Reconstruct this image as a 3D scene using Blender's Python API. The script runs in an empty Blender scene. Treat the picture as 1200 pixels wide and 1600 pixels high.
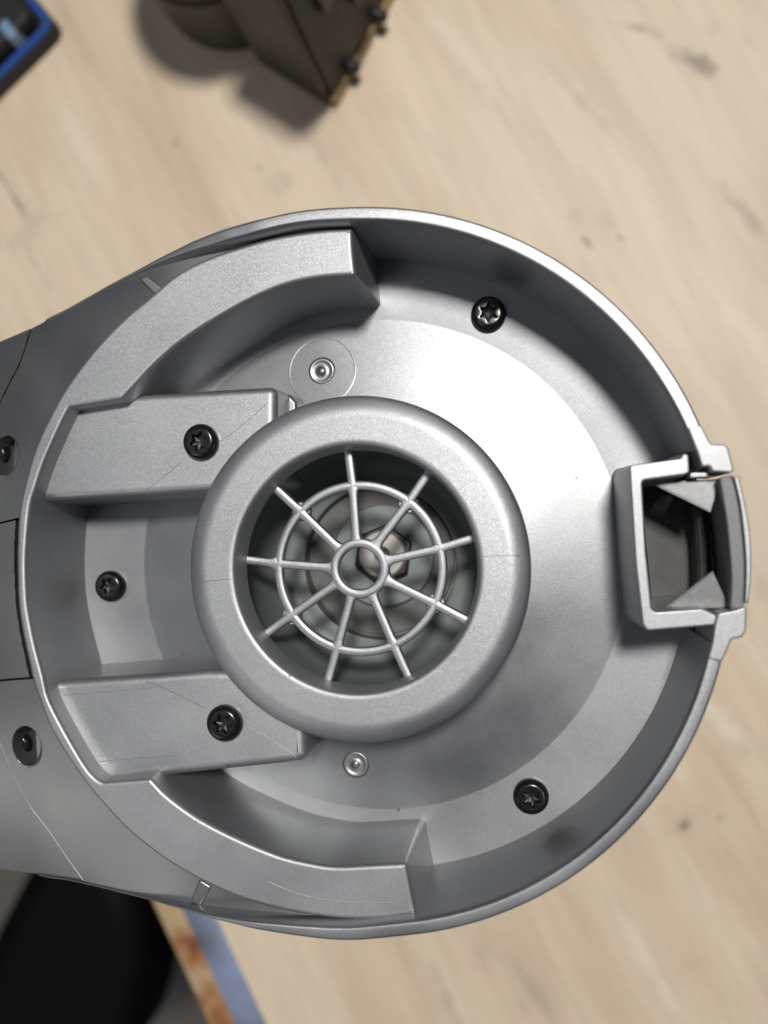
import bpy, bmesh, math, random
from mathutils import Vector, Matrix
from mathutils.geometry import delaunay_2d_cdt
random.seed(4)
scene = bpy.context.scene
C = scene.collection

# ------------------------------------------------------------------ camera
# the dish is measured in millimetres, x right, y up in the picture, z up out of
# the dish; z = 0 is the top of its rim, TABLE is the table top below it
F_PX, DIST = 1450.0, 179.0
TABLE = -170.0
MM = 0.001
_a = Vector((836.3 - 600, 817.1 - 800, F_PX)).normalized()
_ex = (Vector((1, 0, 0)) - _a[0] * _a).normalized()
_ey = _a.cross(_ex)
_c = Vector(((547.4 - 600) / F_PX, (890.6 - 800) / F_PX, 1)) * DIST


def cam2w(d):
    return Vector((d.dot(_ex), -d.dot(_ey), -d.dot(_a)))


CAM = cam2w(-_c)


def P(px, py, z):
    """pixel of the photograph -> point on the plane at height z (mm)"""
    w = cam2w(Vector((px - 600, py - 800, F_PX)))
    t = (z - CAM.z) / w.z
    return CAM + w * t


def W(v):
    return Vector((v[0] * MM, v[1] * MM, (v[2] - TABLE) * MM))


cd = bpy.data.cameras.new('camera')
cam = bpy.data.objects.new('camera', cd)
C.objects.link(cam)
right, up, back = cam2w(Vector((1, 0, 0))), cam2w(Vector((0, -1, 0))), cam2w(Vector((0, 0, -1)))
M = Matrix((right, up, back)).transposed().to_4x4()
M.translation = W(CAM)
cam.matrix_world = M
cd.sensor_fit = 'VERTICAL'
cd.sensor_height = 36.0
cd.lens = 36.0 * F_PX / 1600
cd.clip_start = 0.01
cd.clip_end = 20
cd.dof.use_dof = True
cd.dof.focus_distance = 0.194
cd.dof.aperture_fstop = cd.lens / 3.9
scene.camera = cam

# ------------------------------------------------------------------ light
world = bpy.data.worlds.new('World')
scene.world = world
world.use_nodes = True
bg = world.node_tree.nodes['Background']
bg.inputs[0].default_value = (0.50, 0.62, 0.92, 1)
bg.inputs[1].default_value = 0.07


def area(name, loc, target, size, power, col, sy=None):
    l = bpy.data.lights.new(name, 'AREA')
    l.energy = power
    l.color = col
    l.size = size
    if sy:
        l.shape = 'RECTANGLE'
        l.size_y = sy
    o = bpy.data.objects.new(name, l)
    C.objects.link(o)
    o.location = loc
    o.rotation_euler = (Vector(target) - Vector(loc)).to_track_quat('-Z', 'Y').to_euler()
    return o


TGT = (0.02, 0.0, 0.15)
area('ceiling_lamp', (0.23, 0.48, 1.75), TGT, 0.21, 24.5, (1.0, 0.97, 0.915))
area('ceiling_panel', (-0.85, 0.05, 1.9), TGT, 1.2, 1.3, (0.95, 0.97, 1.0))
area('window_light', (-1.15, -1.2, 1.5), TGT, 0.9, 4.2, (1.0, 0.96, 0.92))

scene.view_settings.view_transform = 'Standard'
scene.view_settings.look = 'None'
scene.view_settings.exposure = 0.0
scene.view_settings.gamma = 1.0
scene.view_settings.use_curve_mapping = False
scene.cycles.max_bounces = 8


# ------------------------------------------------------------------ materials
class NT:
    def __init__(self, name):
        self.m = bpy.data.materials.new(name)
        self.m.use_nodes = True
        self.t = self.m.node_tree
        self.b = self.t.nodes['Principled BSDF']

    def n(self, typ, **kw):
        nd = self.t.nodes.new(typ)
        for k, v in kw.items():
            if k in ('operation', 'blend_type', 'data_type', 'feature', 'interpolation', 'noise_dimensions'):
                setattr(nd, k, v)
            else:
                nd.inputs[k.replace('_', ' ')].default_value = v
        return nd

    def l(self, a, b):
        self.t.links.new(a, b)


def ramp(nt, src, stops):
    r = nt.t.nodes.new('ShaderNodeValToRGB')
    e = r.color_ramp.elements
    while len(e) < len(stops):
        e.new(0.5)
    for el, (p, c) in zip(e, stops):
        el.position = p
        el.color = (c[0], c[1], c[2], 1) if isinstance(c, tuple) else (c, c, c, 1)
    nt.l(src, r.inputs[0])
    return r


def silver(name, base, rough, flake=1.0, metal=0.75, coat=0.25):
    nt = NT(name)
    b = nt.b
    geo = nt.n('ShaderNodeNewGeometry')
    vor = nt.n('ShaderNodeTexVoronoi', Scale=8500.0)
    nt.l(geo.outputs['Position'], vor.inputs['Vector'])
    big = nt.n('ShaderNodeTexNoise', Scale=55.0, Detail=4.0)
    nt.l(geo.outputs['Position'], big.inputs['Vector'])
    # paint colour, gently uneven, each flake a little lighter or darker
    mul = nt.n('ShaderNodeMix', data_type='RGBA', blend_type='MULTIPLY')
    mul.inputs[0].default_value = 1.0
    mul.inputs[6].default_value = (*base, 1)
    r1 = ramp(nt, big.outputs[0], [(0.3, 0.93), (0.7, 1.05)])
    sep = nt.t.nodes.new('ShaderNodeSeparateColor')
    nt.l(vor.outputs['Color'], sep.inputs[0])
    r2 = ramp(nt, sep.outputs[0], [(0.0, 1 - 0.16 * flake), (0.86, 1 + 0.05 * flake), (1.0, 1 + 0.55 * flake)])
    mm = nt.n('ShaderNodeMix', data_type='RGBA', blend_type='MULTIPLY')
    mm.inputs[0].default_value = 1.0
    nt.l(r1.outputs[0], mm.inputs[6])
    nt.l(r2.outputs[0], mm.inputs[7])
    nt.l(mm.outputs[2], mul.inputs[7])
    sp = nt.n('ShaderNodeTexVoronoi', Scale=150.0)
    nt.l(geo.outputs['Position'], sp.inputs['Vector'])
    s1 = ramp(nt, sp.outputs['Distance'], [(0.03, 0.75), (0.055, 0.0)])
    pk = nt.t.nodes.new('ShaderNodeSeparateColor')
    nt.l(sp.outputs['Color'], pk.inputs[0])
    gt = nt.n('ShaderNodeMath', operation='GREATER_THAN')
    nt.l(pk.outputs[1], gt.inputs[0])
    gt.inputs[1].default_value = 0.78
    ml = nt.n('ShaderNodeMath', operation='MULTIPLY')
    nt.l(gt.outputs[0], ml.inputs[0])
    nt.l(s1.outputs[0], ml.inputs[1])
    dm = nt.n('ShaderNodeMix', data_type='RGBA')
    nt.l(ml.outputs[0], dm.inputs[0])
    nt.l(mul.outputs[2], dm.inputs[6])
    dm.inputs[7].default_value = (0.07, 0.06, 0.04, 1)
    nt.l(dm.outputs[2], b.inputs['Base Color'])
    # flakes lie at slightly different tilts
    sub = nt.n('ShaderNodeVectorMath', operation='SUBTRACT')
    nt.l(vor.outputs['Color'], sub.inputs[0])
    sub.inputs[1].default_value = (0.5, 0.5, 0.5)
    sc = nt.n('ShaderNodeVectorMath', operation='SCALE')
    nt.l(sub.outputs[0], sc.inputs[0])
    sc.inputs['Scale'].default_value = 0.24 * flake
    ad = nt.n('ShaderNodeVectorMath', operation='ADD')
    nt.l(sc.outputs[0], ad.inputs[0])
    nt.l(geo.outputs['Normal'], ad.inputs[1])
    no = nt.n('ShaderNodeVectorMath', operation='NORMALIZE')
    nt.l(ad.outputs[0], no.inputs[0])
    nt.l(no.outputs[0], b.inputs['Normal'])
    rr = ramp(nt, big.outputs[0], [(0.3, rough - 0.05), (0.7, rough + 0.06)])
    nt.l(rr.outputs[0], b.inputs['Roughness'])
    b.inputs['Metallic'].default_value = metal
    b.inputs['Coat Weight'].default_value = coat
    b.inputs['Coat Roughness'].default_value = 0.14
    return nt.m


def plain(name, col, rough, metal=0.0, spec=0.5, noise=0.0, nscale=300.0, bump=0.0):
    nt = NT(name)
    b = nt.b
    b.inputs['Base Color'].default_value = (*col, 1)
    b.inputs['Roughness'].default_value = rough
    b.inputs['Metallic'].default_value = metal
    b.inputs['Specular IOR Level'].default_value = spec
    geo = nt.n('ShaderNodeNewGeometry')
    tx = nt.n('ShaderNodeTexNoise', Scale=nscale, Detail=5.0)
    nt.l(geo.outputs['Position'], tx.inputs['Vector'])
    if noise:
        r = ramp(nt, tx.outputs[0], [(0.3, tuple(c * (1 - noise) for c in col)), (0.7, tuple(min(1, c * (1 + noise)) for c in col))])
        nt.l(r.outputs[0], b.inputs['Base Color'])
    if bump:
        bp = nt.n('ShaderNodeBump', Strength=bump, Distance=0.0004)
        nt.l(tx.outputs[0], bp.inputs['Height'])
        nt.l(bp.outputs[0], b.inputs['Normal'])
    return nt.m


SILVER = silver('silver_flake_plastic', (0.425, 0.436, 0.452), 0.50, flake=0.38, metal=0.88)
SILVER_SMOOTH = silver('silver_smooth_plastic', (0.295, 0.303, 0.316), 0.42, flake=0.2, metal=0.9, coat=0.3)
SILVER_RIM = silver('silver_rim_plastic', (0.38, 0.39, 0.405), 0.46, flake=0.3, metal=0.98, coat=0.3)
NECKGREY = silver('grey_neck_plastic', (0.27, 0.274, 0.275), 0.36, flake=0.12, metal=0.8, coat=0.25)
LEVERGREY = plain('grey_lever_plastic', (0.20, 0.20, 0.21), 0.5, 0.2, noise=0.06, nscale=900)
LEVERLIGHT = plain('pale_rib_plastic', (0.27, 0.27, 0.275), 0.45, 0.4, noise=0.12, nscale=700)
BLACK = plain('black_screw_finish', (0.008, 0.008, 0.009), 0.22, 0.0, 0.6)
BRIGHT = plain('worn_recess_steel', (0.022, 0.021, 0.02), 0.4, 0.4, noise=0.5, nscale=1500)
ZINC = plain('dull_zinc', (0.17, 0.19, 0.187), 0.58, 0.3, noise=0.08, nscale=260)
WASHER = plain('washer_steel', (0.20, 0.225, 0.23), 0.55, 0.3, noise=0.15, nscale=300)
DUSTY = plain('dusty_gasket', (0.15, 0.148, 0.142), 0.7, 0.0, noise=0.12, nscale=330)
NUTBLACK = plain('black_nut', (0.03, 0.032, 0.034), 0.4, 0.5, noise=0.3)
NUTFACE = plain('pale_bolt_end', (0.42, 0.40, 0.375), 0.45, 0.4, noise=0.1, nscale=500)
WELD = plain('weld_line_grey', (0.17, 0.175, 0.185), 0.6, 0.5)
POCKET_SHADE = plain('dark_pocket_shade', (0.05, 0.049, 0.045), 0.5, 0.1, noise=0.2)  # dark colour painted in for the shade inside the latch pocket
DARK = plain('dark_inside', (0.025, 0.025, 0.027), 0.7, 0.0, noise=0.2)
TAUPE = plain('taupe_plastic', (0.045, 0.040, 0.034), 0.55, 0.0, noise=0.12, nscale=90)
DKTAUPE = plain('dark_taupe_band', (0.035, 0.031, 0.027), 0.5, noise=0.1)
BRASS = plain('amber_board_edge', (0.34, 0.235, 0.10), 0.55, 0.1, noise=0.2)
BLACKP = plain('matt_black_plastic', (0.012, 0.012, 0.013), 0.55, noise=0.2)
BLUE = plain('blue_bumper', (0.018, 0.075, 0.33), 0.45, noise=0.1)
PALEBLUE = plain('pale_blue_clip', (0.20, 0.30, 0.46), 0.4)
RUBBER = plain('black_vinyl', (0.003, 0.003, 0.0032), 0.6, 0.0, 0.1, noise=0.25, nscale=25)


GREASE, SCRATCH, PALE = (.20, .16, .12), (.40, .33, .27), (.86, .76, .62)
# pixel, angle, half length and width in mm, strength, colour
MARKS = [(1085, 95, 150, 26, 9, .75, GREASE), (1000, 45, 160, 18, 5, .45, GREASE), (917, 378, 125, 8, 4, .85, GREASE), (968, 372, 140, 5, 3, .6, GREASE), (1070, 1290, 60, 7, 5, .75, GREASE),
         (1125, 1278, 40, 4, 3, .6, GREASE), (274, 221, 20, 5, 4, .55, GREASE), (405, 262, 20, 5, 4, .4, GREASE), (14, 296, 122, 40, 1.6, .95, GREASE), (60, 420, 122, 34, 2.4, .5, SCRATCH), (500, 240, 122, 40, 3, .4, SCRATCH),
         (1120, 1120, 130, 40, 10, .7, PALE), (1040, 1180, 130, 30, 7, .6, PALE), (830, 1540, 125, 40, 8, .45, SCRATCH), (900, 150, 130, 60, 5, .35, SCRATCH), (700, 1560, 115, 40, 6, .5, SCRATCH),
         (1000, 1480, 122, 50, 8, .6, PALE), (730, 90, 128, 60, 9, .5, PALE), (130, 230, 120, 50, 10, .45, PALE), (1150, 500, 128, 60, 9, .45, PALE), (1160, 330, 130, 30, 6, .4, GREASE)]


def table_mat():
    nt = NT('beige_wood_laminate')
    b = nt.b
    geo = nt.n('ShaderNodeNewGeometry')
    mp = nt.t.nodes.new('ShaderNodeMapping')
    mr = nt.t.nodes.new('ShaderNodeMapping')
    mr.inputs['Rotation'].default_value = (0, 0, math.radians(61))
    nt.l(geo.outputs['Position'], mr.inputs['Vector'])
    mp.inputs['Scale'].default_value = (7.0, 34.0, 1)
    nt.l(mr.outputs[0], mp.inputs['Vector'])
    g1 = nt.n('ShaderNodeTexNoise', Scale=1.0, Detail=4.0, Roughness=0.55, Distortion=0.6)
    nt.l(mp.outputs[0], g1.inputs['Vector'])
    r1 = ramp(nt, g1.outputs[0], [(0.28, (0.63, 0.495, 0.35)), (0.45, (0.73, 0.59, 0.435)), (0.60, (0.79, 0.655, 0.49)), (0.8, (0.70, 0.565, 0.415))])
    mf = nt.t.nodes.new('ShaderNodeMapping')
    mf.inputs['Scale'].default_value = (22.0, 260.0, 1)
    nt.l(mr.outputs[0], mf.inputs['Vector'])
    g2 = nt.n('ShaderNodeTexNoise', Scale=1.0, Detail=3.0, Roughness=0.6)
    nt.l(mf.outputs[0], g2.inputs['Vector'])
    rf = ramp(nt, g2.outputs[0], [(0.36, 0.93), (0.55, 1.0)])
    gm = nt.n('ShaderNodeMix', data_type='RGBA', blend_type='MULTIPLY')
    gm.inputs[0].default_value = 1.0
    nt.l(r1.outputs[0], gm.inputs[6])
    nt.l(rf.outputs[0], gm.inputs[7])
    # scuffs and grey grease stains
    st = nt.n('ShaderNodeTexNoise', Scale=26.0, Detail=5.0, Roughness=0.6)
    nt.l(geo.outputs['Position'], st.inputs['Vector'])
    r2 = ramp(nt, st.outputs[0], [(0.60, 0.0), (0.72, 0.35)])
    mx = nt.n('ShaderNodeMix', data_type='RGBA')
    nt.l(r2.outputs[0], mx.inputs[0])
    nt.l(gm.outputs[2], mx.inputs[6])
    mx.inputs[7].default_value = (0.36, 0.27, 0.20, 1)
    sp = nt.n('ShaderNodeTexVoronoi', Scale=24.0)
    nt.l(geo.outputs['Position'], sp.inputs['Vector'])
    r3 = ramp(nt, sp.outputs['Distance'], [(0.04, 0.6), (0.11, 0.0)])
    pk = nt.t.nodes.new('ShaderNodeSeparateColor')
    nt.l(sp.outputs['Color'], pk.inputs[0])
    gt = nt.n('ShaderNodeMath', operation='GREATER_THAN')
    nt.l(pk.outputs[0], gt.inputs[0])
    gt.inputs[1].default_value = 0.72
    ml = nt.n('ShaderNodeMath', operation='MULTIPLY')
    nt.l(gt.outputs[0], ml.inputs[0])
    nt.l(r3.outputs[0], ml.inputs[1])
    m2 = nt.n('ShaderNodeMix', data_type='RGBA')
    nt.l(ml.outputs[0], m2.inputs[0])
    nt.l(mx.outputs[2], m2.inputs[6])
    m2.inputs[7].default_value = (0.16, 0.13, 0.11, 1)
    last = m2.outputs[2]
    # grease marks and scratches where they lie on the table
    wob = nt.n('ShaderNodeTexNoise', Scale=120.0, Detail=4.0)
    nt.l(geo.outputs['Position'], wob.inputs['Vector'])
    for (x, y, a, lx, ly, k, col) in MARKS:
        q = W(P(x, y, TABLE))
        mk = nt.t.nodes.new('ShaderNodeMapping')
        mk.vector_type = 'TEXTURE'
        mk.inputs['Location'].default_value = (q.x, q.y, q.z)
        mk.inputs['Rotation'].default_value = (0, 0, math.radians(a))
        mk.inputs['Scale'].default_value = (lx * MM, ly * MM, 1)
        nt.l(geo.outputs['Position'], mk.inputs['Vector'])
        ln = nt.n('ShaderNodeVectorMath', operation='LENGTH')
        nt.l(mk.outputs[0], ln.inputs[0])
        sm = nt.n('ShaderNodeMath', operation='ADD')
        nt.l(ln.outputs['Value'], sm.inputs[0])
        nt.l(wob.outputs[0], sm.inputs[1])
        rk = ramp(nt, sm.outputs[0], [(0.55, k), (1.0, 0.0)])
        mx = nt.n('ShaderNodeMix', data_type='RGBA')
        nt.l(rk.outputs[0], mx.inputs[0])
        nt.l(last, mx.inputs[6])
        mx.inputs[7].default_value = (*col, 1)
        last = mx.outputs[2]
    nt.l(last, b.inputs['Base Color'])
    b.inputs['Roughness'].default_value = 0.48
    return nt.m


def edge_mat(name, stops, rough, scale):
    nt = NT(name)
    geo = nt.n('ShaderNodeNewGeometry')
    tx = nt.n('ShaderNodeTexNoise', Scale=scale, Detail=4.0)
    nt.l(geo.outputs['Position'], tx.inputs['Vector'])
    r = ramp(nt, tx.outputs[0], stops)
    nt.l(r.outputs[0], nt.b.inputs['Base Color'])
    nt.b.inputs['Roughness'].default_value = rough
    return nt.m


TABLETOP = table_mat()
RAWWOOD = edge_mat('raw_orange_wood', [(0.32, (0.22, 0.07, 0.025)), (0.45, (0.42, 0.21, 0.085)), (0.58, (0.56, 0.40, 0.24))], 0.65, 60)
SHEENTRIM = edge_mat('blue_sheen_trim', [(0.35, (0.13, 0.15, 0.18)), (0.6, (0.28, 0.34, 0.52))], 0.35, 30)  # blue daylight reflected by the chamfer is painted into this colour
FLOORM = edge_mat('grey_brown_floor', [(0.3, (0.13, 0.115, 0.095)), (0.7, (0.22, 0.20, 0.18))], 0.6, 9)


# ------------------------------------------------------------------ mesh helpers
def finish(name, bm, mat, parent=None, sharp=38, mats=None, recalc=True):
    if recalc:
        bmesh.ops.recalc_face_normals(bm, faces=bm.faces)
    me = bpy.data.meshes.new(name)
    bm.to_mesh(me)
    bm.free()
    for p in me.polygons:
        p.use_smooth = True
    me.set_sharp_from_angle(angle=math.radians(sharp))
    for m in (mats or [mat]):
        me.materials.append(m)
    o = bpy.data.objects.new(name, me)
    C.objects.link(o)
    if parent is not None:
        o.parent = parent
        par = Vector((0, 0, 0))
        q = parent
        while q is not None:
            par += q.location
            q = q.parent
        o.location = -par
    return o


def tag(o, label, cat, group=None):
    o['label'] = label
    o['category'] = cat
    if group:
        o['group'] = group
    return o


def empty(name, loc):
    o = bpy.data.objects.new(name, None)
    C.objects.link(o)
    o.location = loc
    o.empty_display_size = 0.02
    return o


def rings(bm, rs, close_u=True, cap0=False, cap1=False, mat=0):
    """rs: list of rings, each a list of mm points"""
    vs = [[bm.verts.new(W(p)) for p in r] for r in rs]
    n = len(vs[0])
    for a, b in zip(vs[:-1], vs[1:]):
        for i in range(n if close_u else n - 1):
            j = (i + 1) % n
            f = bm.faces.new((a[i], a[j], b[j], b[i]))
            f.material_index = mat
    if cap0:
        bm.faces.new(vs[0]).material_index = mat
    if cap1:
        bm.faces.new(vs[-1]).material_index = mat
    return vs


def lathe(prof, cx=0, cy=0, seg=128, closed=False, bm=None, a0=None, a1=None, cap=False):
    """revolve (r, z) points; the first and last are joined when closed"""
    bm = bm or bmesh.new()
    full = a0 is None
    if full:
        angs = [2 * math.pi * i / seg for i in range(seg)]
    else:
        angs = [a0 + (a1 - a0) * i / seg for i in range(seg + 1)]
    pr = list(prof) + ([prof[0]] if closed else [])
    cols = [[(cx + r * math.cos(t), cy + r * math.sin(t), z) for r, z in prof] for t in angs]
    vs = [[bm.verts.new(W(p)) for p in col] for col in cols]
    m = len(prof)
    for i in range(len(vs) if full else len(vs) - 1):
        a, b = vs[i], vs[(i + 1) % len(vs)]
        for k in range(m if closed else m - 1):
            q = (k + 1) % m
            bm.faces.new((a[k], b[k], b[q], a[q]))
    if not full and cap and closed:
        bm.faces.new(vs[0])
        bm.faces.new(vs[-1])
    return bm


def resample(pts, step, closed=True):
    out = []
    n = len(pts)
    for i in range(n if closed else n - 1):
        a, b = Vector(pts[i]), Vector(pts[(i + 1) % n])
        k = max(1, int((b - a).length / step))
        for j in range(k):
            out.append(a.lerp(b, j / k))
    if not closed:
        out.append(Vector(pts[-1]))
    return out


def chaikin(pts, it=2, closed=True):
    pts = [Vector(p) for p in pts]
    for _ in range(it):
        o = []
        n = len(pts)
        if closed:
            for i in range(n):
                a, b = pts[i], pts[(i + 1) % n]
                o += [a.lerp(b, .25), a.lerp(b, .75)]
        else:
            o = [pts[0]]
            for i in range(n - 1):
                a, b = pts[i], pts[i + 1]
                o += [a.lerp(b, .25), a.lerp(b, .75)]
            o.append(pts[-1])
        pts = o
    return pts


def roundcorners(pts, rad, seg=5):
    """2-D polygon with its corners rounded by rad (mm)"""
    out = []
    n = len(pts)
    for i in range(n):
        p0, p, p1 = (Vector(pts[j % n][:2]) for j in (i - 1, i, i + 1))
        a, b = p0 - p, p1 - p
        la, lb = a.length, b.length
        a.normalize()
        b.normalize()
        ang = math.acos(max(-1, min(1, a.dot(b))))
        if ang > math.radians(165):
            out.append(p)
            continue
        d = min(rad / math.tan(ang / 2), la * .45, lb * .45)
        s, e = p + a * d, p + b * d
        for k in range(seg + 1):
            t = k / seg
            out.append(s * (1 - t) ** 2 + p * 2 * t * (1 - t) + e * t ** 2)
    return out


def curved(pts, corner=30, sub=4):
    """Catmull-Rom through a closed 2-D outline, corners sharper than the limit kept"""
    pts = [Vector(p[:2]) for p in pts]
    n = len(pts)

    def is_c(i):
        a, b = pts[i % n] - pts[(i - 1) % n], pts[(i + 1) % n] - pts[i % n]
        return a.angle(b, 0) > math.radians(corner)
    out = []
    for i in range(n):
        p1, p2 = pts[i], pts[(i + 1) % n]
        p0 = pts[i - 1] if not is_c(i) else p1 * 2 - p2
        p3 = pts[(i + 2) % n] if not is_c(i + 1) else p2 * 2 - p1
        for k in range(sub):
            t = k / sub
            out.append(.5 * ((2 * p1) + (p2 - p0) * t + (2 * p0 - 5 * p1 + 4 * p2 - p3) * t * t + (3 * p1 - p0 - 3 * p2 + p3) * t ** 3))
    return out


def offset(poly, d):
    """move a 2-D polygon's outline outwards by d (mm)"""
    n = len(poly)
    ar = sum(poly[i][0] * poly[(i + 1) % n][1] - poly[(i + 1) % n][0] * poly[i][1] for i in range(n))
    s = 1 if ar > 0 else -1
    out = []
    for i in range(n):
        p0, p, p1 = (Vector(poly[j % n][:2]) for j in (i - 1, i, i + 1))
        e0, e1 = (p - p0), (p1 - p)
        if e0.length < 1e-6:
            e0 = e1
        if e1.length < 1e-6:
            e1 = e0
        e0, e1 = e0.normalized(), e1.normalized()
        n0 = Vector((e0.y, -e0.x)) * s
        n1 = Vector((e1.y, -e1.x)) * s
        m = n0 + n1
        if m.length < 1e-4:
            m = n0
        m.normalize()
        k = 1 / max(0.5, m.dot(n0))
        out.append(p + m * d * k)
    return out


def prism(poly, z1, z0, bev=0.7, draft=0.03, bm=None, seg=4, ztop=None):
    """solid standing on z0 with its top at z1, rounded top edge and drafted walls"""
    bm = bm or bmesh.new()
    zt = ztop or (lambda x, y: z1)
    rs = []
    pin = offset(poly, -(bev + 0.08))
    rs.append([(p[0], p[1], zt(p[0], p[1])) for p in pin])
    for k in range(seg + 1):
        t = math.pi / 2 * k / seg
        off = -bev * (1 - math.sin(t))
        dz = -bev * (1 - math.cos(t))
        q = offset(poly, off)
        rs.append([(p[0], p[1], zt(p[0], p[1]) + dz) for p in q])
    q = offset(poly, draft * (z1 - z0))
    rs.append([(p[0], p[1], z0) for p in q])
    rings(bm, rs, cap1=False)
    n = len(pin)
    res = delaunay_2d_cdt([Vector(p[:2]) for p in pin], [(i, (i + 1) % n) for i in range(n)], [], 1, 1e-4)
    cv = [bm.verts.new(W((p.x, p.y, zt(p.x, p.y)))) for p in res[0]]
    for f in res[2]:
        if len(set(f)) >= 3:
            try:
                bm.faces.new([cv[i] for i in f])
            except ValueError:
                pass
    bmesh.ops.remove_doubles(bm, verts=bm.verts, dist=2e-6)
    return bm


def pxpoly(pts, z, off=(0, 0)):
    return [P(x, y, z).xy for x, y in pts]


def sq(c, e):
    return math.copysign(abs(c) ** e, c)


def tube(bm, pts, rw, rh=None, n=10, closed=False, cap=True, e=1.0):
    """tube of elliptical section (rw sideways, rh upright) along mm points"""
    rh = rh or rw
    pts = [Vector(p) for p in pts]
    m = len(pts)
    rs = []
    for i in range(m):
        a = pts[(i - 1) % m] if (closed or i > 0) else pts[i]
        b = pts[(i + 1) % m] if (closed or i < m - 1) else pts[i]
        d = (b - a)
        d.normalize()
        s = d.cross(Vector((0, 0, 1)))
        if s.length < 1e-4:
            s = Vector((1, 0, 0))
        s.normalize()
        u = s.cross(d).normalized()
        w = rw(i / (m - 1)) if callable(rw) else rw
        h = rh(i / (m - 1)) if callable(rh) else rh
        rs.append([pts[i] + s * w * sq(math.cos(2 * math.pi * (k + .5) / n), e) + u * h * sq(math.sin(2 * math.pi * (k + .5) / n), e) for k in range(n)])
    if closed:
        rs.append(rs[0])
        vs = [[bm.verts.new(W(p)) for p in r] for r in rs[:-1]]
        for i in range(m):
            a, b = vs[i], vs[(i + 1) % m]
            for k in range(n):
                bm.faces.new((a[k], a[(k + 1) % n], b[(k + 1) % n], b[k]))
    else:
        rings(bm, rs, cap0=cap, cap1=cap)
    return bm


def smooth01(t):
    t = max(0, min(1, t))
    return t * t * (3 - 2 * t)


# ------------------------------------------------------------------ room floor and table
bm = bmesh.new()
for x, y in ((-1500, -1500), (1500, -1500), (1500, 1500), (-1500, 1500)):
    bm.verts.new(W((x, y, -850)))
bm.faces.new(bm.verts)
fl = finish('floor', bm, FLOORM)
fl['kind'] = 'structure'

zt = TABLE
e_in0, e_in1 = P(340, 1440, zt), P(415, 1600, zt)        # where the laminate ends
edir = (e_in1 - e_in0).normalized()
enor = Vector((edir.y, -edir.x, 0))
if enor.x > 0:
    enor = -enor


def strip(w0, w1, z_top0, z_top1, z_bot, t0=-700, t1=420):
    """long moulding along the table edge, from w0 to w1 outside the laminate's end"""
    pts = []
    bm_ = bmesh.new()
    rs = []
    for t in (t0, t1):
        b0, b1 = e_in0 + edir * t + enor * w0, e_in0 + edir * t + enor * w1
        rs.append([(b0.x, b0.y, z_bot), (b0.x, b0.y, z_top0 - .4), (*(b0.lerp(b1, .06)).xy, z_top0),
                   (*(b0.lerp(b1, .9)).xy, z_top1), (b1.x, b1.y, z_top1 - .8), (b1.x, b1.y, z_bot)])
    rings(bm_, rs, cap0=True, cap1=True)
    return bm_


table = empty('work_table', W((150, 0, -850)))
ptop = [e_in0 + edir * -700, e_in0 + edir * 420]
far = [p - enor * 900 for p in ptop]
poly = [ptop[0].xy, ptop[1].xy, far[1].xy, far[0].xy]
finish('tabletop', prism(poly, zt, zt - 28, bev=.5, draft=0), TABLETOP, table)
finish('edge_trim', strip(0.25, 13.2, zt - .6, zt - 3.0, zt - 27), SHEENTRIM, table)
finish('edge_board', strip(13.5, 24.5, zt - 4.0, zt - 5.5, zt - 26), RAWWOOD, table)
cen = sum((Vector(p) for p in poly), Vector((0, 0))) / 4
for p in poly:
    q = Vector(p).lerp(cen, .12)
    lp = [(q.x + sx * 22, q.y + sy * 22) for sx, sy in ((-1, -1), (1, -1), (1, 1), (-1, 1))]
    finish('leg', prism(lp, zt - 28.5, -850, bev=2, draft=0), RAWWOOD, table)
tag(table, 'beige wood laminate work table with a worn grey and raw wood edge, blue daylight sheen painted on', 'table')

# ------------------------------------------------------------------ the silver housing
AX = Vector((0, 0))
Z_FLOOR, Z_LEDGE, Z_BOSS, Z_HUB = -28.0, -3.0, -7.6, -3.4
R_OUT, R_IN, R_FL, R_STEP = 70.4, 67.6, 67.2, 54.0
root = empty('filter_housing', W((0, 0, TABLE)))
tag(root, 'silver plastic appliance housing with a round spoked grille and black screws', 'appliance')

# floor ring and the shallow cone that rises to the hub
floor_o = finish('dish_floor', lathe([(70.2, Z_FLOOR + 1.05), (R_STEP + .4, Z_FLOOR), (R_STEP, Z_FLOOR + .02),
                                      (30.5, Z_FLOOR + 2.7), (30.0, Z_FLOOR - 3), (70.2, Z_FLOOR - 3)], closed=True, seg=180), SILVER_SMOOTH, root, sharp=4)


def ang_of(px, py, z=0.0):
    p = P(px, py, z)
    return math.atan2(p.y, p.x)


TH_U = ang_of(1094, 700)
TH_L = ang_of(1122, 1006)
up_tr = [(350, 356), (300, 377), (250, 402), (205, 427)]
up_in = [(350, 377), (300, 393), (250, 411), (205, 430)]
lo_tr = [(458, 1462), (396, 1451), (333, 1434), (262, 1412)]
lo_in = [(458, 1447), (396, 1438), (333, 1429), (262, 1409)]


def rim_profile(ro, ri, z=0.0, zb=Z_FLOOR):
    w = ro - ri
    b = min(.34, w * .25)
    return [(ri - .7, zb - .5 if z > -.05 else z - 20), (ri - .12, z - 1.6), (ri + b * .05, z - .75), (ri + b * .5, z - .25), (ri + b * 1.3, z - .02), (ri + b * 1.3 + .12, z), (ro - b * 1.3 - .12, z), (ro - b * 1.3, z - .02), (ro - b * .45, z - .18), (ro - .02, z - .75), (ro, z - 1.3), (ro - .8, z - 33), (ri - .7, z - 33)]


def interp(tab, x):
    if x <= tab[0][0]:
        return tab[0][1]
    for (a, va), (b, vb) in zip(tab[:-1], tab[1:]):
        if x <= b:
            return va + (vb - va) * (x - a) / (b - a)
    return tab[-1][1]


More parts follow.
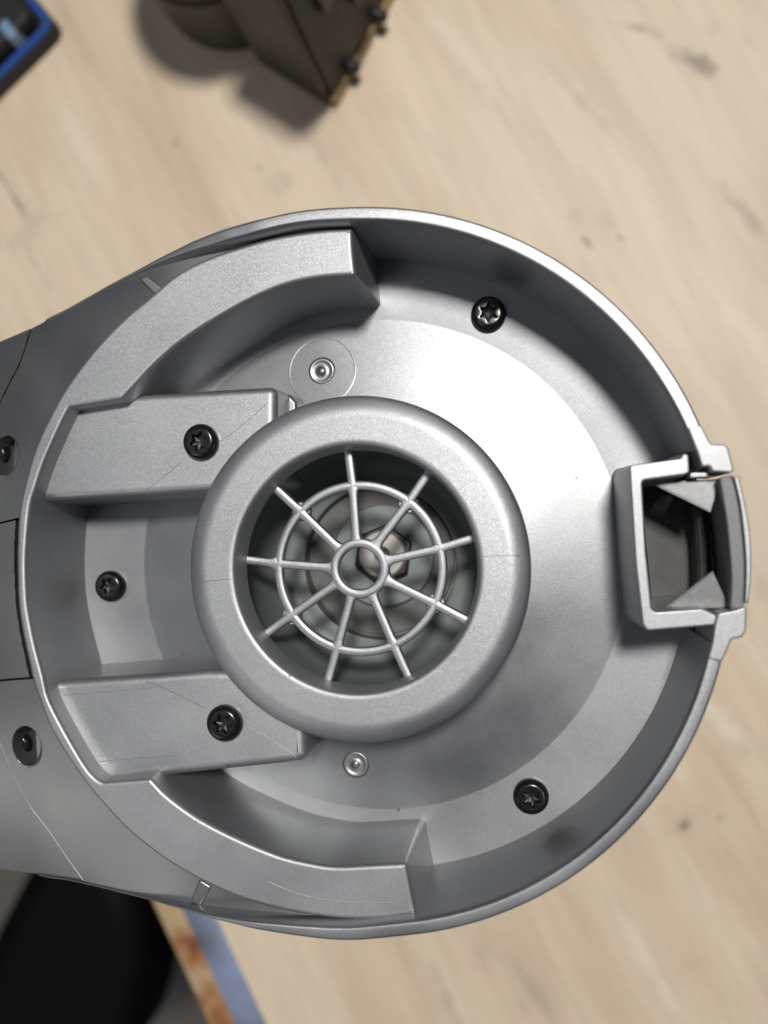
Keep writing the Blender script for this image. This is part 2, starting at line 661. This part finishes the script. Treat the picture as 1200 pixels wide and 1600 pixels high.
def polar(pts, z):
    o = []
    for x, y in pts:
        p = P(x, y, z)
        t = math.atan2(p.y, p.x) % (2 * math.pi)
        o.append((t, p.xy.length))
    return sorted(o)



def polar3(pts, zs):
    o = []
    for (x, y), z in zip(pts, zs):
        p = P(x, y, z)
        o.append((math.atan2(p.y, p.x) % (2 * math.pi), p.xy.length, z))
    return sorted(o)




def neck_mid(x):
    s_ = 60 - x
    return -4.3 - .017 * (.5 * (s_ + math.sqrt(s_ * s_ + 3000)) - 4)


def neck_drop(x):
    return 0.3 + 8.4 * smooth01((340 - x) / 380)


def rim_z(x, dive=0.0):
    w = smooth01((400 - x) / 230)
    return w * (neck_mid(x) - neck_drop(x) + .35) - dive


def ztab(pts):
    return [rim_z(p[0], 2.5 if p is pts[-1] else 0) for p in pts]


U_ = [(450, 331), (400, 344), (350, 358), (300, 377), (250, 402), (205, 427), (150, 456.5), (112, 479), (70, 502), (54, 511)]
L_ = [(550, 1471.5), (505, 1468.5), (458, 1462), (396, 1452), (333, 1435), (262, 1413), (210, 1400), (131, 1378.5), (60, 1366), (30, 1362)]
uw, lw = [21, 21, 20, 16, 9, 5, 4, 3.5, 3, 3], [-23, -21, -18, -14, -6, -4, -3.5, -3.5, -3, -3]
uo3, lo3 = polar3(U_, ztab(U_)), polar3(L_, ztab(L_))
ui3 = polar3([(x, y + d) for (x, y), d in zip(U_, uw)], ztab(U_))
li3 = polar3([(x, y + d) for (x, y), d in zip(L_, lw)], ztab(L_))
uo, ui, lo_, li = ([(t, q) for t, q, z in L] for L in (uo3, ui3, lo3, li3))
A100, A268 = math.radians(90), math.radians(276)
tabo = [(0, R_OUT), (A100, R_OUT)] + uo + lo_ + [(A268, R_OUT), (7, R_OUT)]
tabi = [(0, R_IN), (A100, R_IN)] + ui + li + [(A268, R_IN), (7, R_IN)]
tabz = [(0, 0), (A100, 0)] + [(t, z) for t, q, z in uo3] + [(t, z) for t, q, z in lo3] + [(A268, 0), (7, 0)]


def rim_sweep(t0, t1, n):
    bm = bmesh.new()
    rs = []
    for i in range(n + 1):
        t = t0 + (t1 - t0) * i / n
        tt = t % (2 * math.pi)
        ro = sum(interp(tabo, tt + k * .02) for k in (-3, -2, -1, 0, 1, 2, 3)) / 7 if .3 < tt < 5.9 else R_OUT
        ri = sum(interp(tabi, tt + k * .02) for k in (-3, -2, -1, 0, 1, 2, 3)) / 7 if .3 < tt < 5.9 else R_IN
        ri = min(ri, ro - .35)
        k_ = smooth01((1.4 - (ro - ri)) / .8)
        zz = interp(tabz, tt)
        rs.append([(r * math.cos(t), r * math.sin(t), z) for r, z in rim_profile(ro, ri, zz)])
    rings(bm, rs, cap0=True, cap1=True)
    return bm


finish('rim', rim_sweep(TH_U, uo[-1][0], 110), SILVER_RIM, root, sharp=50)
finish('rim', rim_sweep(lo_[0][0], TH_L + 2 * math.pi, 110), SILVER_RIM, root, sharp=50)
# lower wall behind the latch, coloured dark for the shade there
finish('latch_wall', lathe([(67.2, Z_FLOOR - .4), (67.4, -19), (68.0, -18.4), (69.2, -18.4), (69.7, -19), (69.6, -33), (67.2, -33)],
                           closed=True, seg=30, a0=TH_L - .004, a1=TH_U + .004, cap=True), POCKET_SHADE, root)

# raised C-shaped ledge: the two curved blocks and the lip that joins them
c_out = [(550, 356), (500, 359), (450, 366), (400, 377), (325, 402), (275, 428), (240, 457), (200, 490), (172, 517), (148, 543), (124, 573), (100, 607), (80, 642),
         (58, 687), (45, 725), (34, 767), (28, 802), (25.5, 845), (25, 883), (27, 938), (33, 984), (44, 1036), (50, 1064), (61, 1097), (77, 1137),
         (97, 1172), (117, 1202), (142, 1236), (172, 1270), (200, 1299), (228, 1322), (262, 1347), (312, 1376), (362, 1399), (400, 1412), (450, 1425), (525, 1436),
         (590, 1437), (651, 1430)]
c_in = [(643, 1390), (635, 1349), (575, 1352), (525, 1354), (487, 1349), (437, 1337), (375, 1312), (312, 1280), (262, 1244), (235, 1216), (161, 1222), (150, 1216),
        (132, 1195), (100, 1140), (76, 1092), (67, 1055), (56, 1014), (48, 977), (42, 938), (40, 883), (42, 839), (47, 791), (55, 764), (66, 730),
        (82, 692), (99, 655), (109, 637), (190, 624), (207, 606), (240, 571), (275, 540), (312, 514), (350, 491), (400, 464), (450, 444), (500, 434), (556, 430), (552, 392)]
poly = roundcorners(curved(pxpoly(c_out + c_in, Z_LEDGE), 26, 4), 1.2, 5)
poly = [p for i, p in enumerate(poly) if (p - poly[i - 1]).length > .06]
finish('raised_ledge', prism(poly, Z_LEDGE, Z_FLOOR - 1, bev=.85, seg=5, draft=.035), SILVER, root, sharp=40)

# two screw bosses beside the hub
bossA = [(42, 785), (48, 740), (70, 675), (90, 622), (215, 617), (333, 609), (424, 604), (432, 612), (430, 755), (330, 768)]
bossB = [(52, 1066), (200, 1056), (322, 1047), (420, 1047), (476, 1120), (479, 1184), (466, 1191), (260, 1213), (235, 1216), (150, 1228), (105, 1195), (70, 1130)]
for b_, r_ in ((bossA, 1.6), (bossB, 1.6)):
    poly = roundcorners(pxpoly(b_, Z_BOSS), 2.4, 6)
    poly = [p for i, p in enumerate(poly) if (p - poly[i - 1]).length > .05]
    finish('screw_boss', prism(poly, Z_BOSS, Z_FLOOR - .5, bev=1.7, draft=.03, seg=6), SILVER, root, sharp=40)
poly = roundcorners(pxpoly([(420, 618), (452, 616), (463, 628), (466, 690), (420, 690)], -17), 1.0, 4)
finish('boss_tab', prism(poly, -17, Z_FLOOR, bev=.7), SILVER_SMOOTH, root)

# hub ring with its inner sleeve
hub = finish('hub', lathe([(32.0, Z_FLOOR - .5), (33.4, -10.0), (34.25, -7.4), (34.45, -6.0), (34.42, -5.45), (34.25, -5.0), (33.9, -4.62), (33.4, -4.3), (32.6, -3.93), (31.8, -3.62), (31.0, -3.44), (30.4, Z_HUB), (30.0, Z_HUB), (25.8, Z_HUB), (25.4, Z_HUB), (24.9, Z_HUB - .1),
                           (24.5, Z_HUB - .4), (24.35, Z_HUB - 1.0), (23.9, -9.2), (23.8, -9.8), (26.2, -10.4), (27.2, Z_FLOOR - .5)], closed=True, seg=160), SILVER, root, sharp=40)

# grille: nine spokes, two rings
ZG = -10.6
sp_out = [(545, 706), (669, 741), (742, 840), (731, 970), (641, 1062), (511, 1070), (407, 997), (371, 873), (428, 760)]
sp_mid = [(552, 762), (637, 787), (687, 857), (680, 943), (616, 1007), (528, 1010), (455, 962), (432, 880), (470, 799)]
sp_in = [(558, 849), (587, 852), (604, 876), (604, 906), (581, 926), (551, 926), (527, 911), (520, 887), (532, 859)]
cpx = P(562.5, 888, ZG)
for a, m_, b in zip(sp_out, sp_mid, sp_in):
    pa, pm, pb = P(*a, ZG), P(*m_, ZG), P(*b, ZG)
    pa = pa + (pa - pm).normalized() * .6
    pts = [pa] + [pa.lerp(pm, t) for t in (.06, .16, .3, .5, .7, .84, .93)] + [pm] + [pm.lerp(pb, t) for t in (.06, .14, .3, .5, .7, .86, .94)] + [pb]

    def wid(t):
        return .92 + .7 * max(0, 1 - t / .07) ** 2 + .75 * math.exp(-((t - .5) / .05) ** 2) + .9 * max(0, (t - .88) / .12) ** 2
    finish('grille_spoke', tube(bmesh.new(), pts, wid, 1.0, 14, e=.42), SILVER, hub, sharp=80)
mids = [P(*m_, ZG) for m_ in sp_mid]
rm = sum((q - cpx).length for q in mids) / 9
angs = [math.atan2((q - cpx).y, (q - cpx).x) for q in mids]
pts = [(cpx.x + rm * math.cos(2 * math.pi * k / 90), cpx.y + rm * math.sin(2 * math.pi * k / 90), ZG) for k in range(90)]
finish('grille_ring', tube(bmesh.new(), pts, .95, 1.0, 14, closed=True, e=.5), SILVER, hub, sharp=80)
pts = [(cpx.x + 5.2 * math.cos(2 * math.pi * k / 48), cpx.y + 5.2 * math.sin(2 * math.pi * k / 48), ZG) for k in range(48)]
finish('grille_ring', tube(bmesh.new(), pts, 1.0, 1.1, 14, closed=True, e=.5), SILVER, hub, sharp=80)
for i in (1, 3, 6, 8):
    q = mids[i]
    finish('ejector_pad', lathe([(0.02, ZG - .2), (1.75, ZG - .2), (2.05, ZG - .5), (2.05, ZG - 1.6), (0.02, ZG - 1.6)], q.x, q.y, seg=20), SILVER, hub)

# what shows through the grille
ch = finish('inlet_chamber', lathe([(26.3, -11), (26.0, -24), (24.6, -31), (22.4, -33.4), (19.8, -34.0), (18.2, -33.6), (17.6, -33.9), (17.3, -37.4), (0.05, -37.6), (0.05, -39), (28.5, -39), (27.6, -11)], seg=96), ZINC, root, sharp=50)
qc = P(590, 870, -37)
finish('gasket', lathe([(0.05, -36.9), (16.9, -36.9), (17.2, -37.3)], qc.x * .25, qc.y * .25, seg=64), DUSTY, ch)
qw = P(599, 868, -36)
finish('washer', lathe([(0.05, -35.6), (11.5, -35.6), (11.9, -36.0), (11.9, -36.8)], qw.x, qw.y, seg=64), WASHER, ch)
qn = P(598, 866, -33)
bm = bmesh.new()
hexo = [(qn.x + 7.0 * math.cos(math.radians(60 * k + 22)), qn.y + 7.0 * math.sin(math.radians(60 * k + 22))) for k in range(6)]
finish('nut', prism(hexo, -32.6, -35.7, bev=.5, draft=0), NUTBLACK, ch)
finish('bolt_end', lathe([(1.5, -33.4), (1.6, -32.0), (1.9, -31.7), (5.0, -31.7), (5.4, -32.1), (5.4, -33)], qn.x, qn.y, seg=40), NUTFACE, ch)

# moulded ejector marks in the dish floor
for px, py, r in ((503, 580, 2.9), (556, 1194, 2.8)):
    q = P(px, py, Z_FLOOR + 1.2)
    rr = q.xy.length
    zf = Z_FLOOR + .12 + (R_STEP - rr) * .115
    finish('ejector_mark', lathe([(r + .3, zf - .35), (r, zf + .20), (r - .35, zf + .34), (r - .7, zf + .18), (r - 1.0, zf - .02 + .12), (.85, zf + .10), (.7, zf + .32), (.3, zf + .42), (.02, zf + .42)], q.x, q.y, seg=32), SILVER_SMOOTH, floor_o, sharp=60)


q = P(503, 580, Z_FLOOR + 1.2)
zf = Z_FLOOR + .02 + (R_STEP - q.xy.length) * .115
pts = []
for k in range(48):
    x, y = q.x + 7.6 * math.cos(k * math.pi / 24), q.y + 7.6 * math.sin(k * math.pi / 24)
    pts.append((x, y, Z_FLOOR + .02 + (R_STEP - math.hypot(x, y)) * .114))
finish('ejector_ring', tube(bmesh.new(), pts, .22, .025, 8, closed=True), SILVER_SMOOTH, floor_o, sharp=80)

# hairline flow marks and ridges left by moulding
def hairline(pts, z, mat, parent, rad=.06):
    q = [P(x, y, z) for x, y in pts]
    q = chaikin(q, 2, closed=False)
    finish('mould_line', tube(bmesh.new(), [(p.x, p.y, z) for p in q], rad, rad * .6, 6), mat, parent, sharp=80)


hairline([(420, 1378), (460, 1396), (510, 1407), (560, 1411), (612, 1410)], Z_LEDGE, SILVER, root, .11)
hairline([(752, 870), (790, 868), (812, 868)], Z_HUB, WELD, hub, .05)
hairline([(312, 910), (340, 906), (362, 905)], Z_HUB, WELD, hub, .05)
hairline([(231, 657), (236, 710), (241, 762)], Z_BOSS, SILVER, root, .09)
hairline([(228, 766), (260, 742), (283, 722)], Z_BOSS, WELD, root, .05)
hairline([(344, 690), (380, 664), (420, 628)], Z_BOSS, WELD, root, .05)
hairline([(228, 1064), (262, 1077), (322, 1107)], Z_BOSS, WELD, root, .06)
hairline([(380, 1133), (420, 1152), (462, 1182)], Z_BOSS, SILVER, root, .10)
hairline([(155, 1190), (220, 1184), (285, 1180)], Z_BOSS, SILVER, root, .07)
hairline([(100, 1086), (180, 1080), (245, 1073)], Z_BOSS, SILVER, root, .07)


# star-drive screws
def screw(px, py, zb, rad=3.75, rot=0.0, tilt=0.0):
    """zb: the surface under the head"""
    q = P(px, py, zb + 1.5)
    n = 72
    bm = bmesh.new()
    rs = []
    prof = [(rad * 1.0, zb - .3), (rad * 1.0, zb + .75), (rad * .985, zb + 1.15), (rad * .93, zb + 1.6), (rad * .83, zb + 1.98), (rad * .74, zb + 2.16), (rad * .67, zb + 2.22)]
    for r, z in prof:
        rs.append([(q.x + r * math.cos(2 * math.pi * k / n), q.y + r * math.sin(2 * math.pi * k / n), z) for k in range(n)])

    def star(s, z, kk=1.0):
        o = []
        for k in range(n):
            t = 2 * math.pi * k / n
            r = s * (1 + .20 * kk * math.cos(6 * (t - rot)) + .05 * kk * math.cos(12 * (t - rot)))
            o.append((q.x + r * math.cos(t), q.y + r * math.sin(t), z))
        return o
    rs.append(star(rad * .45, zb + 2.16))
    rs.append(star(rad * .425, zb + 1.95))
    rs.append(star(rad * .40, zb + .75))
    vs = rings(bm, rs, cap0=True)
    rs2 = [star(rad * .399, zb + .749), star(rad * .30, zb + .62), star(rad * .12, zb + .45, .5)]
    rings(bm, rs2, cap1=True, mat=1)
    return finish('screw', bm, BLACK, root, sharp=42, mats=[BLACK, BRIGHT])


screw(312, 690, Z_BOSS, rot=.3)
screw(349, 1131, Z_BOSS, rot=.9)
screw(170, 916, Z_FLOOR + .5, rad=3.6, rot=.2)
screw(763, 489, Z_FLOOR + .5, rad=3.8, rot=.5)
screw(830, 1246, Z_FLOOR + .5, rad=3.8, rot=.75)

# ------------------------------------------------------------------ latch at the right of the rim
latch = empty('latch', (0, 0, 0))
latch.parent = root
latch.location = -root.location
ZL = -1.2
fr = [(983, 727), (1064, 716), (1066, 709), (1076, 709), (1078, 738), (1070, 742), (1003, 751), (1009, 860), (1018, 950), (1024, 956), (1096, 951), (1122, 962), (1118, 977), (1011, 986), (1004, 975), (993, 880)]
poly = roundcorners(pxpoly(fr, ZL), .8, 4)
poly = [p for i, p in enumerate(poly) if (p - poly[i - 1]).length > .05]
finish('latch_frame', prism(poly, ZL, Z_FLOOR - .5, bev=.35, draft=.035), SILVER, latch, sharp=40)
for e_ in ([(1074, 668), (1096, 664), (1107, 686), (1112, 694), (1132, 694), (1138, 699), (1147, 733), (1144, 739), (1113, 737), (1109, 728), (1097, 730), (1090, 708)],
           [(1122, 958), (1150, 953), (1165, 947), (1167, 952), (1166, 986), (1160, 996), (1144, 999), (1136, 1018), (1128, 1035), (1106, 1030), (1113, 1005), (1117, 978)]):
    poly = roundcorners(pxpoly(e_, .15), .6, 4)
    poly = [p for i, p in enumerate(poly) if (p - poly[i - 1]).length > .05]
    finish('rim_end', prism(poly, .15, -24, bev=.35, draft=0.0), SILVER, latch, sharp=40)
lv = [(1124, 746), (1144, 742), (1154, 785), (1161, 840), (1164, 890), (1162, 951), (1141, 953), (1143, 915), (1142, 882), (1136, 818), (1130, 780)]
poly = roundcorners(curved(pxpoly(lv, -.9), 30, 3), .4, 3)
lever = finish('latch_lever', prism(poly, -.9, -24, bev=.35, draft=-.05), LEVERGREY, latch, sharp=40)
lp = [(1145.5, 743), (1155, 744), (1165, 788), (1172, 829), (1174.5, 871), (1173.5, 910), (1169.5, 944), (1163.5, 943), (1165.5, 890), (1162.5, 840), (1155.5, 785)]
poly = roundcorners(curved(pxpoly(lp, -1.6), 30, 3), .3, 3)
finish('lever_lip', prism(poly, -1.6, -22, bev=.3, draft=0), SILVER, lever, sharp=40)


def gusset(tip, a, b, zt_, zb_):
    """triangular rib whose top falls from the lever to its tip"""
    bm = bmesh.new()
    pts = [P(*tip, zb_), P(*a, zt_), P(*b, zt_)]
    up_ = [bm.verts.new(W(p)) for p in pts]
    dn = [bm.verts.new(W((p.x, p.y, p.z - 1.5))) for p in pts]
    bm.faces.new(up_)
    bm.faces.new(dn)
    for i in range(3):
        j = (i + 1) % 3
        bm.faces.new((up_[i], up_[j], dn[j], dn[i]))
    bmesh.ops.bevel(bm, geom=[e for e in bm.edges if e.verts[0] in up_ and e.verts[1] in up_], offset=.25 * MM, segments=2, affect='EDGES')
    return bm


finish('lever_rib', gusset((1018, 755), (1126, 748), (1110, 800), -5, -6.5), LEVERLIGHT, lever)
finish('lever_rib', gusset((1040, 950), (1114, 893), (1140, 950), -5, -6.5), LEVERLIGHT, lever)
poly = pxpoly([(1078, 738), (1108, 737), (1108, 746), (1078, 747)], -3)
finish('hinge_pin', prism(poly, -3, -8, bev=.3, draft=0), SILVER, latch)

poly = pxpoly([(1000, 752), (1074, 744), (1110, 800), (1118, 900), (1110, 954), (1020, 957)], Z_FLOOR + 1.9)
finish('pocket_shade_liner', prism(poly, Z_FLOOR + 1.9, Z_FLOOR + .1, bev=.1, draft=0), POCKET_SHADE, latch)  # added dark liner, its colour stands in for the pocket's shade

# ------------------------------------------------------------------ neck that carries the housing off to the left
sil_u = [(-170, 618), (0, 534), (56, 510), (112, 480), (150, 458), (200, 431), (250, 403), (300, 378), (350, 357), (400, 344), (450, 335), (560, 330)]
sil_l = [(-170, 1338), (0, 1358), (37, 1362), (131, 1377), (210, 1399), (250, 1410), (300, 1423), (333, 1433), (396, 1450), (450, 1459), (550, 1466), (660, 1460)]
c_edge = [(p[0], p[1]) for p in c_out]


def ylim(x):
    return interp(sil_u, x), interp(sil_l, x)


def inside_c(x, y):
    """right of the ledge's outer edge"""
    best = None
    for (x0, y0), (x1, y1) in zip(c_edge[:-1], c_edge[1:]):
        if (y0 - y) * (y1 - y) <= 0 and y0 != y1:
            xi = x0 + (x1 - x0) * (y - y0) / (y1 - y0)
            best = xi if best is None else min(best, xi)
    return best is not None and x > best + 10


pits = [((8, 712), 3.9), ((42, 1166), 3.9)]


def neck_z(x, y):
    yu, yl = ylim(x)
    v = (y - (yu + yl) / 2) / ((yl - yu) / 2)
    k = neck_drop(x)
    zc = neck_mid(x)
    drop = k * abs(v) ** 2.6
    z = zc - drop
    return z


def pit_depth(p):
    d = 0
    for (c_, r) in pits:
        q = P(c_[0], c_[1], neck_z(*c_))
        dx, dy = p.x - q.x, p.y - q.y
        rr = math.hypot(dx / .82, dy) / r
        if rr < 1.12:
            ramp_ = .6 + 7.5 * smooth01((.62 - dx / (r * .82)) / 1.3)
            d = max(d, ramp_ * smooth01((1.10 - rr) / .12))
    return d


def seam_u(y):      # edge of the upper collar, as x for a given y
    return interp([(509, 51), (540, 41), (572, 30), (605, 12), (640, -4), (700, -40)], y)


def seam_l(y):
    return interp([(1080, -40), (1120, -18), (1165, 1), (1210, 20), (1260, 46), (1300, 77), (1340, 104), (1377, 130)], y)


def patch(bm, v0, v1, nv, xl, xr_extra=0, dz=0.0, xr=None, thick=4.0, nx=150, pit=True, xmax=545):
    """piece of the neck between the rows v0 and v1; xl(y) is its left limit"""
    rows = []
    for i in range(nv + 1):
        v = v0 + (v1 - v0) * i / nv

        def yy(x):
            yu, yl = ylim(x)
            return (yu + yl) / 2 + v * (yl - yu) / 2
        x0 = -165.0
        if xl:
            for _ in range(400):
                if x0 >= xl(yy(x0)):
                    break
                x0 += 1.0
        x1 = x0
        if xr:
            x1 = -165.0
            while x1 < xr(yy(x1)) and x1 < 430:
                x1 += 1.0
        else:
            while x1 < xmax and not inside_c(x1, yy(x1)):
                x1 += 1.0
        if x1 <= x0 + .5:
            x1 = x0 + .5
        row = []
        for k in range(nx + 1):
            x = x0 + (x1 - x0) * k / nx
            y = yy(x)
            z = neck_z(x, y) + dz
            p = P(x, y, z)
            if pit:
                p.z -= pit_depth(p)
            row.append(p)
        rows.append(row)
    vs = [[bm.verts.new(W(p)) for p in r] for r in rows]
    for a, b in zip(vs[:-1], vs[1:]):
        for k in range(nx):
            bm.faces.new((a[k], a[k + 1], b[k + 1], b[k]))
    loop = [r for r in rows[0]] + [r[-1] for r in rows[1:]] + list(reversed(rows[-1][:-1])) + [r[0] for r in reversed(rows[1:-1])]
    lv_ = vs[0] + [r[-1] for r in vs[1:]] + list(reversed(vs[-1][:-1])) + [r[0] for r in reversed(vs[1:-1])]
    low = [bm.verts.new(W((p.x, p.y, p.z - thick))) for p in loop]
    n = len(loop)
    for i in range(n):
        j = (i + 1) % n
        bm.faces.new((lv_[i], lv_[j], low[j], low[i]))
    return bm


def v_of(x, y):
    yu, yl = ylim(x)
    return (y - (yu + yl) / 2) / ((yl - yu) / 2)


vA, vB = v_of(15, 812), v_of(25, 1063)
NG = .008
bm = bmesh.new()
patch(bm, -1, vA, 150, seam_u, thick=22)
neck = finish('neck', bm, NECKGREY, root, sharp=50)
bm = bmesh.new()
patch(bm, vB, 1, 150, seam_l, thick=22, xmax=636)
finish('neck_side', bm, NECKGREY, neck, sharp=50)
bm = bmesh.new()
patch(bm, vA + NG, vB - NG, 60, None, dz=-1.0, nx=60, xr=lambda y: interp(sorted((b, a) for a, b in c_edge if 700 < b < 1150 and a < 120), y) - 3.5)
finish('neck_panel', bm, NECKGREY, neck, sharp=50)
bm = bmesh.new()
patch(bm, -1, v_of(-60, 745), 40, None, dz=-.35, nx=40, xr=lambda y: seam_u(y) - 2.2, thick=20)
finish('neck_collar', bm, NECKGREY, neck, sharp=50)
bm = bmesh.new()
patch(bm, v_of(-60, 1062), 1, 40, None, dz=-.35, nx=40, xr=lambda y: seam_l(y) - .6, thick=20)
finish('neck_collar', bm, NECKGREY, neck, sharp=50)
pts = [P(seam_l(y) + .8, y, neck_z(seam_l(y) + .8, y)) for y in range(1120, 1376, 5)]
finish('seam_glint', tube(bmesh.new(), [(p.x, p.y, p.z - .02) for p in pts], .16, .14, 8), SILVER, neck, sharp=80)  # bright line laid on as the light caught by the seam
for e_, z_ in (([(311, 1374), (331, 1386), (313, 1416), (297, 1411)], -4.5), ([(216, 435), (228, 430), (256, 452), (243, 462)], -4.0)):
    z_ = neck_z(sum(p[0] for p in e_) / 4, sum(p[1] for p in e_) / 4) + .45
    poly = roundcorners(pxpoly(e_, z_), .6, 4)
    finish('rib', prism(poly, z_, z_ - 4, bev=.4, draft=.1), NECKGREY, neck, sharp=40)
# dark core under the seams
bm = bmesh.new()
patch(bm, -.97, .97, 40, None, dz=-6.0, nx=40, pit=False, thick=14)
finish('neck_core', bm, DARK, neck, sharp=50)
for (c_, r) in pits:
    zz = neck_z(*c_) - 6.2
    q = P(c_[0] - 12, c_[1] - 2, zz)
    s = screw(c_[0] - 13, c_[1] - 3, zz, rad=2.7, rot=.4)

# barrel below, on which the housing stands
finish('motor_barrel', lathe([(.05, -40), (52, -40), (53, -31.3), (66, -31.2), (68.5, -33.5), (67.5, -46), (60, -58), (54, -66), (52, TABLE + 3), (50, TABLE), (.05, TABLE)], seg=96), NECKGREY, root, sharp=40)

# ------------------------------------------------------------------ things lying round it on the table
# taupe motor with a board bolted on its flat side
zt = TABLE
mo = empty('motor_unit', W(P(380, -30, zt)))
q = P(368, -35, zt)
RM = 29.5
cyl = finish('motor_body', lathe([(.05, zt), (RM - 1.5, zt), (RM, zt + 1.5), (RM + .6, zt + 10), (RM + 1.0, zt + 28), (RM + 1.2, zt + 62), (RM - 1, zt + 70), (RM - 8, zt + 76), (.05, zt + 77)], q.x, q.y, seg=80), TAUPE, mo, sharp=35)
finish('body_band', lathe([(RM + .7, zt + 29.2), (RM + 2.2, zt + 29.8), (RM + 2.2, zt + 36.5), (RM + .7, zt + 37)], q.x, q.y, seg=80), DKTAUPE, cyl)
cor = P(514, 166, zt).xy
lft = P(405, 98, zt).xy
rgt = P(640, -70, zt).xy
bk = lft + (rgt - cor)
poly = roundcorners([cor, rgt, bk, lft], 1.2, 3)
finish('terminal_block', prism(poly, zt + 74, zt, bev=1.0, draft=.0), TAUPE, mo)
dr = (rgt - cor).normalized()
nr = Vector((dr.y, -dr.x))
if nr.x < 0:
    nr = -nr


def slab(p0, p1, z0_, z1_, th, off_):
    a = cor + dr * p0 + nr * off_
    b = cor + dr * p1 + nr * off_
    return prism([a, b, b + nr * th, a + nr * th], z1_, z0_, bev=.25, draft=0, seg=2)


finish('circuit_board', slab(3, 56, zt + 5, zt + 70, 1.6, .1), BLACKP, mo)
finish('board_edge_strip', slab(1, 58, zt + .2, zt + 4.5, 3.0, .1), BRASS, mo)
for s_, z_, d_ in ((14.5, 8, 5.5), (35.5, 8, 5.5)):
    a = cor + dr * s_ + nr * 1.5
    bm = bmesh.new()
    tube(bm, [(*(a), zt + z_), (*(a + nr * d_ * .8), zt + z_), (*(a + nr * d_), zt + z_)], lambda t: 2.4 if t < .9 else 1.6, lambda t: 2.4 if t < .9 else 1.6, 14)
    finish('stud', bm, BLACKP, mo, sharp=60)
for s_, z_, w_ in ((26, 30, 9), (12, 48, 12)):
    a = cor + dr * s_ + nr * 1.9
    b = cor + dr * (s_ + w_) + nr * 1.9
    finish('component', prism([a, b, b + nr * 2.6, a + nr * 2.6], zt + z_ + 9, zt + z_, bev=.4, draft=0, seg=2), DKTAUPE, mo)
tag(mo, 'dark taupe round motor with a board and studs on its flat side', 'motor')

# black device with a blue bumper
dv = empty('bumper_case', W(P(-60, -40, zt)))
c0 = P(97, 46, zt + 4).xy
ddir = (P(0, 142, zt + 4).xy - c0).normalized()
dper = Vector((ddir.y, -ddir.x))
if dper.y < 0:
    dper = -dper
cc = [c0, c0 + ddir * 95, c0 + ddir * 95 + dper * 48, c0 + dper * 48]
poly = roundcorners(cc, 6.5, 8)
case = finish('case_shell', prism(poly, zt + 7, zt, bev=1.2, draft=0), BLACKP, dv)
bm = bmesh.new()
o1, o2 = offset(poly, -.5), offset(poly, -3.4)
rings(bm, [[(*p, zt + 5) for p in o1], [(*p, zt + 8.6) for p in offset(poly, -.6)], [(*p, zt + 9.2) for p in offset(poly, -1.2)], [(*p, zt + 9.2) for p in offset(poly, -2.7)],
           [(*p, zt + 8.6) for p in offset(poly, -3.3)], [(*p, zt + 5) for p in o2]])
finish('blue_bumper', bm, BLUE, dv)
inn = roundcorners([c0 + ddir * 5.2 + dper * 5.2, c0 + ddir * 90 + dper * 5.2, c0 + ddir * 90 + dper * 43, c0 + ddir * 5.2 + dper * 43], 4, 6)
finish('inner_body', prism(inn, zt + 15, zt + 6, bev=2.0, draft=.06), BLACKP, dv)
a = c0 + ddir * 13.5 + dper * 3.2
finish('clip', prism([a, a + ddir * 4.2, a + ddir * 4.2 + dper * 8, a + dper * 8], zt + 15.6, zt + 7.5, bev=.4, draft=.05), PALEBLUE, dv)
tag(dv, 'black boxy device with a blue bumper edge and pale clip', 'device')

# black stool beside the table, seen past its edge
zs = -390.0
stool = empty('stool', W((P(70, 1560, zs).x, P(70, 1560, zs).y, -850)))
so = [(38, 1352), (100, 1340), (170, 1348), (208, 1390), (226, 1450), (231, 1520), (222, 1580), (196, 1660), (120, 1725), (20, 1735), (-40, 1680), (-52, 1580), (-35, 1490), (0, 1422)]
poly = [p.xy for p in chaikin([Vector((*p, 0)) for p in pxpoly(so, zs)], 2)]
bm = prism(poly, zs, zs - 55, bev=22, draft=.0, seg=7)
finish('seat', bm, RUBBER, stool, sharp=60)
qs = P(80, 1560, zs)
finish('column', lathe([(18, zs - 56), (18, -820), (18.5, -845), (.1, -845)], qs.x, qs.y, seg=24), BLACKP, stool)
finish('base', lathe([(.1, -800), (24, -805), (60, -832), (150, -840), (156, -845), (150, -850), (.1, -850)], qs.x, qs.y, seg=48), BLACKP, stool)
tag(stool, 'black padded stool seat beside the worn table edge', 'stool')
